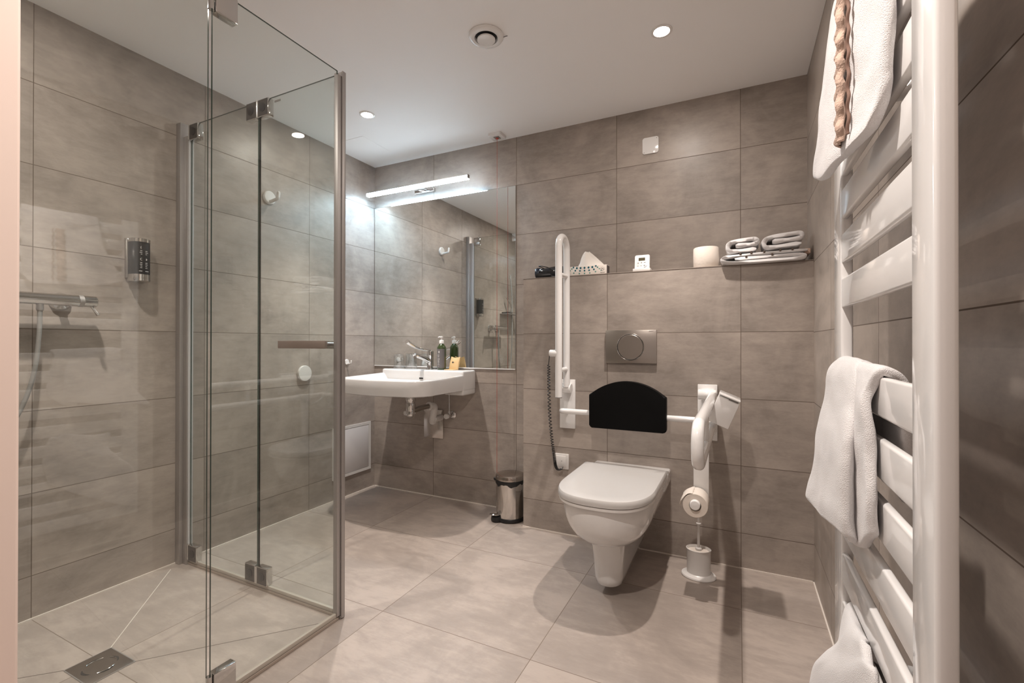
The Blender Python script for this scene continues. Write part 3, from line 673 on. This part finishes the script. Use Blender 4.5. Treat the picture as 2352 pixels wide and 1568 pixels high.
b = newbm(); box(b, 1.76, 1.93, -.326, -.306, .655, .681, .003); obj('clamp', b, M_grey, pd)

# toilet brush
t = thing('toilet_brush', 'white toilet brush in an oval holder on the floor right of the toilet', 'toilet brush', (2.158, -.35, 0))
b = newbm(); ex, ey = 2.158, -.352
lathe(b, [(.064, 0), (.066, .004), (.064, .009), (.050, .012), (.0445, .016), (.0455, .112), (.047, .118), (.0445, .119), (.0425, .112), (.041, .106)], (ex, ey, 0), seg=40, capa=False, sx=1.08, sy=.9)
obj('holder', b, M_white, t)
b = newbm(); lathe(b, [(.0415, .100), (.040, .108), (.014, .112)], (ex, ey, 0), seg=36, sx=1.08, sy=.9); obj('brush_head', b, M_paper, t)
b = newbm(); lathe(b, [(.013, .104), (.013, .120), (.006, .124), (.0055, .222), (.0105, .224), (.0105, .228), (.0055, .230), (.005, .37), (.009, .375), (.009, .39)], (ex, ey, 0), seg=20); obj('handle', b, M_white, t)

# ---------------------------------------------------------------- pedal bin
px_, py_ = 1.134, -.125; BRd = .083
t = thing('pedal_bin', 'small polished steel pedal bin with a black liner in the niche', 'bin', (px_, py_, 0))
b = newbm(); lathe(b, [(.078, 0), (.086, .004), (.087, .016), (.083, .022)], (px_, py_, 0), seg=40)
lathe(b, [(.034, 0), (.036, .012), (.032, .030), (.02, .034)], (px_-.052, py_-.062, 0), seg=24); obj('base', b, M_black, t)
b = newbm(); lathe(b, [(.0805, .020), (.0805, .225)], (px_, py_, 0), seg=48); obj('body', b, mat('polished_bin', (.66, .63, .60), .10, 1), t)
b = newbm(); rows = []
for j, (r, z) in enumerate(((.0815, .236), (.0835, .228), (.0855, .218), (.0825, .206))):
    rows.append([(px_+(r+.0012*math.sin(k*1.9+j))*math.cos(2*PI*k/48), py_+(r+.0012*math.sin(k*1.9+j))*math.sin(2*PI*k/48), z+(.007*math.sin(k*.71+1)+.003*math.sin(k*1.7) if j == 3 else 0)) for k in range(48)])
loft(b, rows, cap=False); ball(b, (px_-.085, py_-.025, .224), .009, (1, 1, 1.2)); obj('liner', b, M_black, t)
b = newbm(); lathe(b, [(.0845, .232), (.0845, .250), (.082, .256), (.070, .2600), (.03, .2625), (.004, .263)], (px_, py_, 0), seg=48); obj('lid', b, mat('lid_steel', (.48, .43, .39), .14, 1), t)
b = newbm(); lathe(b, [(.028, 0), (.029, .003), (.025, .007)], (px_-.060, py_-.080, .036), seg=24, rot=Matrix.Rotation(math.radians(-14), 3, 'X')); obj('pedal', b, M_chrome, t)

# ---------------------------------------------------------------- things on the ledge
# hair dryer
t = thing('hair_dryer', 'black hair dryer with its cord lying on the ledge behind the grab bar', 'hair dryer', (1.39, -.13, ZL))
b = newbm(); lathe(b, [(.022, -.075), (.026, -.070), (.027, -.02), (.032, .02), (.034, .05), (.030, .072), (.012, .082)], (1.385, -.13, ZL+.035), 'x', 28); obj('barrel', b, mat('dryer_gloss', (.01, .011, .015), .12, 0, **{'Coat Weight': .6}), t)
b = newbm(); tube(b, [(1.41, -.135, ZL+.022), (1.35, -.165, ZL+.016), (1.315, -.17, ZL+.016)], .014, 14); obj('handle', b, M_black, t)
b = newbm(); lathe(b, [(.030, 0), (.032, .006), (.032, .018), (.028, .024)], (1.302, -.13, ZL+.033), 'x', 26); obj('rear_grille', b, mat('grille_blue', (.02, .03, .05), .25), t)
b = newbm(); pts = []
for k in range(60):
    a = k/59*PI*2.2; pts.append((1.365+.045*math.cos(a+.6), -.152+.012*math.sin(a), ZL+.032+.040*abs(math.sin(a*.55))))
tube(b, smoothpath(pts, 2), .0024, 8); tube(b, smoothpath([(1.40, -.16, ZL+.010), (1.45, -.17, ZL+.004), (1.485, -.165, ZL+.008), (1.50, -.15, ZL+.004)], 6), .0024, 8); obj('cord', b, M_black, t)
# tissues
t = thing('tissue_box', 'white tissue box with teal dots on the ledge beside the grab bar', 'tissue box', (1.61, -.13, ZL))
b = newbm(); box(b, 1.505, 1.712, -.19, -.130, ZL, ZL+.047, .0012); bxo = obj('carton', b, mat('carton_white', (.80, .74, .68), .5), t)
dc = 1.596
dots = []
for col, (ox, ang) in enumerate(((0, 0), (.020, 12), (-.020, -12), (.038, 32), (-.038, -32))):
    for r in range(3):
        a = math.radians(ang); d = .006+.0145*r
        dots.append((dc+ox+math.sin(a)*d*1.1, ZL+.043-math.cos(a)*d, .0055-.0008*r, r))
for r in range(4): dots.append((dc+.060+.009*r, ZL+.044-.0085*r, .0046-.0006*r, r+1)); dots.append((dc-.060-.009*r, ZL+.044-.0085*r, .0046-.0006*r, r+1))
for x, z, r, k in dots:
    b = newbm(); lathe(b, [(r, 0), (r, -.0004)], (x, -.19, min(z, ZL+.047-r)), 'y', 16); obj('printed_dot', b, M_teal if k < 2 else M_teal2, bxo)
b = newbm(); lx, lz = 1.690, ZL+.024
for k in range(9):
    a = 2*PI*k/9; c, s = math.cos(a), math.sin(a)
    if 3.3 < a < 5.6: continue
    strp = [(lx+c*.009, -.1903, lz+s*.009), (lx+c*.0125, -.1903, lz+s*.0125)]; tube(b, strp, .0007, 6)
pts = [(lx+.006*math.cos(a/10)*(1-.15*a/60), -.1903, lz-.002+.006*math.sin(a/10)*(1-.15*a/60)) for a in range(-10, 50)]; tube(b, pts, .0008, 6)
obj('brand_mark', b, M_darkink, bxo); text('lettering', 'Papernet', .0062, M_darkink, bxo, (lx+.001, -.1904, lz-.0165), (PI/2, 0, 0))
b = newbm(); box(b, 1.7115, 1.7125, -.186, -.134, ZL+.002, ZL+.045); obj('end_flap', b, M_darkink, bxo)
b = newbm(); rows = []
for j in range(9):
    f = j/8; z = ZL+.047+.075*f; rr = .046*(1-f)**.8+.013; cx = 1.610-.008*f
    rows.append([(cx+(rr*(1+.10*math.sin(5*a+f*3)))*math.cos(a)*(1 if math.cos(a) < 0 else 1.05+.30*(1-f)), -.160+(rr*.30+.003)*math.sin(a)*(1+.25*math.sin(3*a+f*2)), z+.004*math.sin(2*a)*f) for a in [2*PI*k/40 for k in range(40)]])
loft(b, rows, cap=True); obj('tissue', b, mat('tissue_paper', (.84, .80, .75), .9), t)
# thermostat
t = thing('thermostat_display', 'small white control unit with a display and buttons on the ledge', 'control unit', (1.886, -.18, ZL))
rot = Matrix.Rotation(math.radians(-9), 3, 'X')
b = newbm(); box(b, 1.844, 1.928, -.195, -.150, ZL, ZL+.014, .002); obj('stand', b, M_white, t)
def tilt(bm, pivot): bmesh.ops.rotate(bm, cent=pivot, matrix=rot, verts=bm.verts)
pv = (1.886, -.180, ZL+.006)
b = newbm(); prism(b, rrect(1.887, ZL+.044, .071, .076, .007), -.172, -.187, 'y', .0015); tilt(b, pv); cs = obj('case', b, M_enamel, t)
b = newbm(); box(b, 1.870, 1.901, -.1876, -.186, ZL+.053, ZL+.068); tilt(b, pv); obj('display', b, M_lcd, cs)
b = newbm(); y_ = -.1875; q = (y_-.0003, y_)
def bar(x, z, w, h): box(b, x-w/2, x+w/2, q[0], q[1], ZL+z-h/2, ZL+z+h/2)
bar(1.884, .043, .006, .0012); bar(1.884, .043, .0012, .006); bar(1.900, .043, .009, .0016); bar(1.883, .027, .006, .0012); bar(1.899, .028, .009, .0018); bar(1.867, .0265, .006, .0012)
tube(b, [(1.868+.0028*math.cos(a/3), y_, ZL+.041+.0034*math.sin(a/3)) for a in range(20)], .0005, 5)
tube(b, [(1.896+.016*math.sin(math.radians(a)), y_, ZL+.034-.016*math.cos(math.radians(a))) for a in range(0, 70, 6)], .0007, 5)
tilt(b, pv); obj('button_marks', b, M_darkink, cs)
# spare roll
t = thing('spare_toilet_roll', 'spare toilet paper roll standing on the ledge beside the folded towels', 'toilet paper', (2.176, -.135, ZL))
b = newbm(); lathe(b, [(.022, 0), (.054, 0), (.0562, .003), (.0570, .05), (.0562, .094), (.054, .097), (.022, .097), (.022, 0)], (2.176, -.135, ZL), seg=48, capa=False); obj('paper', b, M_paper, t)
b = newbm(); lathe(b, [(.022, .001), (.022, .096), (.0205, .096), (.0205, .001), (.022, .001)], (2.176, -.135, ZL), seg=32, capa=False); obj('cardboard_core', b, mat('cardboard', (.50, .40, .30), .8), t)

# folded towels: a thick line following the folds, pushed back in y
def folded(name, lab, path, thick, y0, y1, par_trim=None, cat='towel', grp=None):
    t = thing(name, lab, cat, (path[0][0], y0, path[0][1]), grp)
    P = smoothpath([(p[0], 0, p[1]) for p in path], 5); P = [Vector((p.x, p.z)) for p in P]; n = len(P)
    L, Rr = [], []
    for i in range(n):
        d = (P[min(i+1, n-1)]-P[max(i-1, 0)]).normalized(); nn = Vector((-d.y, d.x)); h = thick/2*(1+.10*math.sin(i*.8))
        if i in (0, n-1): h *= .55
        L.append(P[i]+nn*h); Rr.append(P[i]-nn*h)
    out = L+Rr[::-1]; rows = []; m = 12
    for j in range(m+1):
        f = j/m; y = y0+(y1-y0)*f; e = min(f, 1-f)*m
        s = .0 if e >= 1 else thick*.16
        ring = []
        for i, p in enumerate(out):
            q = P[i] if i < n else P[2*n-1-i]
            w = p+(q-p).normalized()*s if s else p
            ring.append((w.x+.0012*math.sin(y*60+i*.3), y+.0015*math.sin(i*.45), w.y+.0009*math.sin(y*75+i*.2)))
        rows.append(ring)
    b = newbm(); rr = loft(b, rows, cap=False)
    for ring in (rr[0], rr[-1]):
        for i in range(n-1): b.faces.new((ring[i], ring[i+1], ring[2*n-2-i], ring[2*n-1-i]))
    o = obj('cloth', b, M_towel, t, angle=80)
    return t, o
Z0 = ZL
# large towel at the bottom of the stack
pth = [(2.545, Z0+.036), (2.40, Z0+.030), (2.30, Z0+.027), (2.262, Z0+.020), (2.258, Z0+.012), (2.29, Z0+.0075), (2.42, Z0+.0075), (2.52, Z0+.009), (2.564, Z0+.014), (2.570, Z0+.024), (2.545, Z0+.024), (2.40, Z0+.0195), (2.30, Z0+.0175)]
pth = [(2.30, Z0+.0205), (2.42, Z0+.0215), (2.54, Z0+.0225), (2.568, Z0+.016), (2.54, Z0+.0075), (2.42, Z0+.0065), (2.29, Z0+.0065), (2.250, Z0+.017), (2.258, Z0+.030), (2.30, Z0+.0355), (2.42, Z0+.0365), (2.575, Z0+.039)]
tw, o = folded('folded_bath_towel', 'large folded white towel with brown checked trim, bottom of the stack', pth, .0150, -.232, -.06, grp='folded towels on the ledge')
for x, z in ((2.322, .0425), (2.365, .0435), (2.415, .0435), (2.475, .0450), (2.345, .0285), (2.445, .030), (2.52, .0455)):
    b = newbm(); box(b, x-.004, x+.004, -.2345, -.20, Z0+z-.006, Z0+z+.003, .001); obj('checked_trim', b, M_towel_trim, tw)
b = newbm(); box(b, 2.565, 2.588, -.21, -.10, Z0+.026, Z0+.048, .004); obj('frill', b, M_frill, tw)
def hand(x0, x1, zb, lab, lift):
    s = (x1-x0)
    p = [(x0+.042, zb+.036), (x0+.09, zb+.036), (x1-.024, zb+.036), (x1-.012, zb+.047), (x1-.026, zb+.058), (x0+.07, zb+.057), (x0+.024, zb+.054), (x0+.010, zb+.036), (x0+.020, zb+.014), (x0+.06, zb+.012), (x1-.016, zb+.013)]
    p = [(x, z+lift*(x-x0)/s) for x, z in p]
    return folded('folded_hand_towel', lab, p, .0205, -.226, -.075, grp='folded towels on the ledge')
hand(2.262, 2.400, Z0+.044, 'small folded white hand towel on the stack, nearer the spare roll', .004)
hand(2.405, 2.568, Z0+.048, 'small folded white hand towel on the stack, nearer the corner', .010)

# ---------------------------------------------------------------- towel radiator
XF = 2.480
t = thing('towel_radiator', 'white flat-bar towel radiator on the right wall', 'radiator', (XF+.02, -1.7, .15))
ya, yb_, yc_, yd = -1.441, -1.508, -1.882, -1.949; RB, RT = .15, 1.62
for (a, c) in ((yb_, ya), (yd, yc_)):
    b = newbm(); box(b, XF, XF+.0185, a, c, RB, RT, .0045, 3); obj('post', b, M_enamel, t)
zt = [1.543, 1.4645, 1.386+.0, 1.3575-.0, 1.283, 1.204, 1.124, .963, .881, .801, .720, .648, .570, .491, .412, .30, .22]
zt = [1.593, 1.515, 1.437, 1.360, 1.283, 1.204, 1.124, .963, .881, .801, .717, .633, .547, .465, .383, .285, .205]
for z in zt:
    b = newbm(); box(b, XF+.001, XF+.012, yc_-.004, yb_+.004, z-.053, z, .0035, 3); obj('rung', b, M_enamel, t)
for y in (-1.475, -1.915):
    for z in (.42, 1.45):
        b = newbm(); lathe(b, [(.012, .017), (.012, .10), (.020, .104), (.020, XR-XF)], (XF, y, z), 'x', 20); obj('wall_mount', b, M_enamel, t)

# draped towels
def drape(name, lab, grid, thick, amp=.004, nsub=5, seed=0, trim=None):
    """grid: rows of control points (same count per row) from the back hem, over the rung, to the front hem"""
    rows = [smoothpath(r, nsub) for r in grid]; cols = list(zip(*rows)); cols = [smoothpath(c, nsub) for c in cols]
    nr, nc = len(cols[0]), len(cols)
    t = thing(name, lab, 'towel', tuple(grid[-1][0]))
    b = newbm(); vs = []
    for j in range(nc):
        col = []
        for i in range(nr):
            p = Vector(cols[j][i]); nv = noise.noise_vector(p*22+Vector((seed, 0, 0)))*amp + noise.noise_vector(p*70)*amp*.3
            col.append(b.verts.new(p+nv))
        vs.append(col)
    for j in range(nc-1):
        for i in range(nr-1): b.faces.new((vs[j][i], vs[j+1][i], vs[j+1][i+1], vs[j][i+1]))
    bmesh.ops.recalc_face_normals(b, faces=b.faces)
    o = obj('cloth', b, M_towel, t, angle=180, flip=False)
    md = o.modifiers.new('thick', 'SOLIDIFY'); md.thickness = thick; md.offset = 0
    ms = o.modifiers.new('sub', 'SUBSURF'); ms.levels = 1; ms.render_levels = 2
    return t, o
G2 = [
  [(2.51, -1.496, 0.8), (2.51, -1.568, 0.8), (2.51, -1.658, 0.8), (2.51, -1.671, 0.8), (2.51, -1.719, 0.8), (2.51, -1.762, 0.8)] ,
  [(2.508, -1.496, 0.94), (2.508, -1.568, 0.94), (2.508, -1.658, 0.94), (2.508, -1.671, 0.94), (2.508, -1.719, 0.94), (2.508, -1.762, 0.94)] ,
  [(2.484, -1.496, 0.975), (2.484, -1.568, 0.978), (2.484, -1.658, 0.975), (2.484, -1.671, 0.973), (2.484, -1.719, 0.973), (2.484, -1.762, 0.972)] ,
  [(2.466, -1.52, 0.96), (2.47, -1.6, 0.967), (2.473, -1.69, 0.961), (2.473, -1.685, 0.957), (2.473, -1.72, 0.959), (2.473, -1.755, 0.955)] ,
  [(2.459, -1.51, 0.919), (2.464, -1.6, 0.928), (2.463, -1.7, 0.922), (2.472, -1.68, 0.92), (2.468, -1.715, 0.927), (2.467, -1.755, 0.934)] ,
  [(2.451, -1.49, 0.853), (2.455, -1.6, 0.867), (2.454, -1.715, 0.877), (2.468, -1.675, 0.874), (2.467, -1.72, 0.882), (2.47, -1.765, 0.893)] ,
  [(2.446, -1.47, 0.787), (2.451, -1.59, 0.807), (2.451, -1.72, 0.829), (2.468, -1.67, 0.825), (2.469, -1.72, 0.837), (2.47, -1.77, 0.846)] ,
  [(2.442, -1.41, 0.709), (2.448, -1.57, 0.743), (2.449, -1.72, 0.773), (2.467, -1.67, 0.763), (2.47, -1.72, 0.783), (2.47, -1.78, 0.807)] ,
  [(2.445, -1.42, 0.697), (2.449, -1.575, 0.712), (2.451, -1.715, 0.734), (2.467, -1.68, 0.714), (2.471, -1.72, 0.725), (2.47, -1.775, 0.761)] ,
]
G3 = [
  [(2.51, -1.55, 0.4), (2.51, -1.62, 0.4), (2.51, -1.69, 0.4)] ,
  [(2.508, -1.55, 0.53), (2.508, -1.62, 0.53), (2.508, -1.69, 0.53)] ,
  [(2.484, -1.55, 0.562), (2.484, -1.62, 0.562), (2.484, -1.69, 0.562)] ,
  [(2.47, -1.56, 0.497), (2.472, -1.64, 0.558), (2.473, -1.71, 0.589)] ,
  [(2.455, -1.53, 0.455), (2.463, -1.65, 0.527), (2.473, -1.74, 0.582)] ,
  [(2.442, -1.47, 0.386), (2.455, -1.65, 0.487), (2.473, -1.77, 0.576)] ,
  [(2.442, -1.45, 0.286), (2.455, -1.65, 0.387), (2.473, -1.79, 0.476)] ,
  [(2.446, -1.47, 0.186), (2.459, -1.65, 0.287), (2.477, -1.77, 0.376)] ,
]
G1 = [
  [(2.51, -1.6, 1.42), (2.51, -1.68, 1.42), (2.51, -1.72, 1.42), (2.51, -1.79, 1.42), (2.51, -1.86, 1.42)] ,
  [(2.508, -1.6, 1.57), (2.508, -1.68, 1.57), (2.508, -1.72, 1.57), (2.508, -1.79, 1.57), (2.508, -1.86, 1.57)] ,
  [(2.484, -1.6, 1.606), (2.484, -1.68, 1.606), (2.484, -1.72, 1.606), (2.484, -1.79, 1.606), (2.484, -1.86, 1.606)] ,
  [(2.463, -1.6, 1.565), (2.456, -1.68, 1.565), (2.455, -1.72, 1.565), (2.465, -1.79, 1.565), (2.47, -1.86, 1.565)] ,
  [(2.463, -1.6, 1.569), (2.456, -1.68, 1.518), (2.455, -1.72, 1.491), (2.465, -1.79, 1.441), (2.47, -1.86, 1.393)] ,
  [(2.451, -1.59, 1.492), (2.448, -1.67, 1.448), (2.454, -1.715, 1.421), (2.464, -1.79, 1.375), (2.469, -1.855, 1.342)] ,
  [(2.447, -1.57, 1.43), (2.446, -1.66, 1.384), (2.454, -1.71, 1.358), (2.462, -1.785, 1.323), (2.467, -1.85, 1.301)] ,
  [(2.445, -1.54, 1.368), (2.444, -1.65, 1.321), (2.452, -1.71, 1.296), (2.457, -1.775, 1.284), (2.464, -1.84, 1.281)] ,
  [(2.444, -1.5, 1.313), (2.442, -1.63, 1.269), (2.452, -1.7, 1.277), (2.455, -1.765, 1.268), (2.461, -1.82, 1.269)] ,
]
drape('hanging_towel', 'white towel draped over the middle of the towel radiator', G2, .013, seed=3)
drape('hanging_towel', 'lowest white towel, draped over a bar in the lower part of the towel radiator', G3, .014, seed=5)
tw, o = drape('hanging_towel', 'white towel with a frilled beige band hanging at the top of the towel radiator', G1, .014, seed=9)
b = newbm(); rows = []
for k in range(120):
    f = k/119; z = 1.285+.235*f; w = math.sin(k*.42+.8*math.sin(k*.11)); w2 = math.sin(k*.42+1.3); dy = -.058+.006*(1-f)
    rows.append([(2.4475-.001*w, -1.668+.0022*w2+dy, z), (2.4395-.0022*w, -1.675+.003*w+dy, z), (2.4400+.0020*w2, -1.684+.003*w2+dy, z), (2.4375+.002*w, -1.690+.002*w+dy, z), (2.4440+.001*w, -1.697+.002*w2+dy, z)])
loft(b, rows, cap=False, close=False); o = obj('frilled_band', b, M_frill, tw, flip=False, angle=180)
md = o.modifiers.new('thick', 'SOLIDIFY'); md.thickness = .003; md.offset = 0
b = newbm(); pts = [(2.4462-.0008*math.sin(k*.42), -1.7635+.0016*math.sin(k*.42+1), 1.287+.232*k/119) for k in range(120)]
tube(b, pts, .0022, 8); obj('dark_piping', b, mat('piping_brown', (.20, .12, .09), .9), tw)
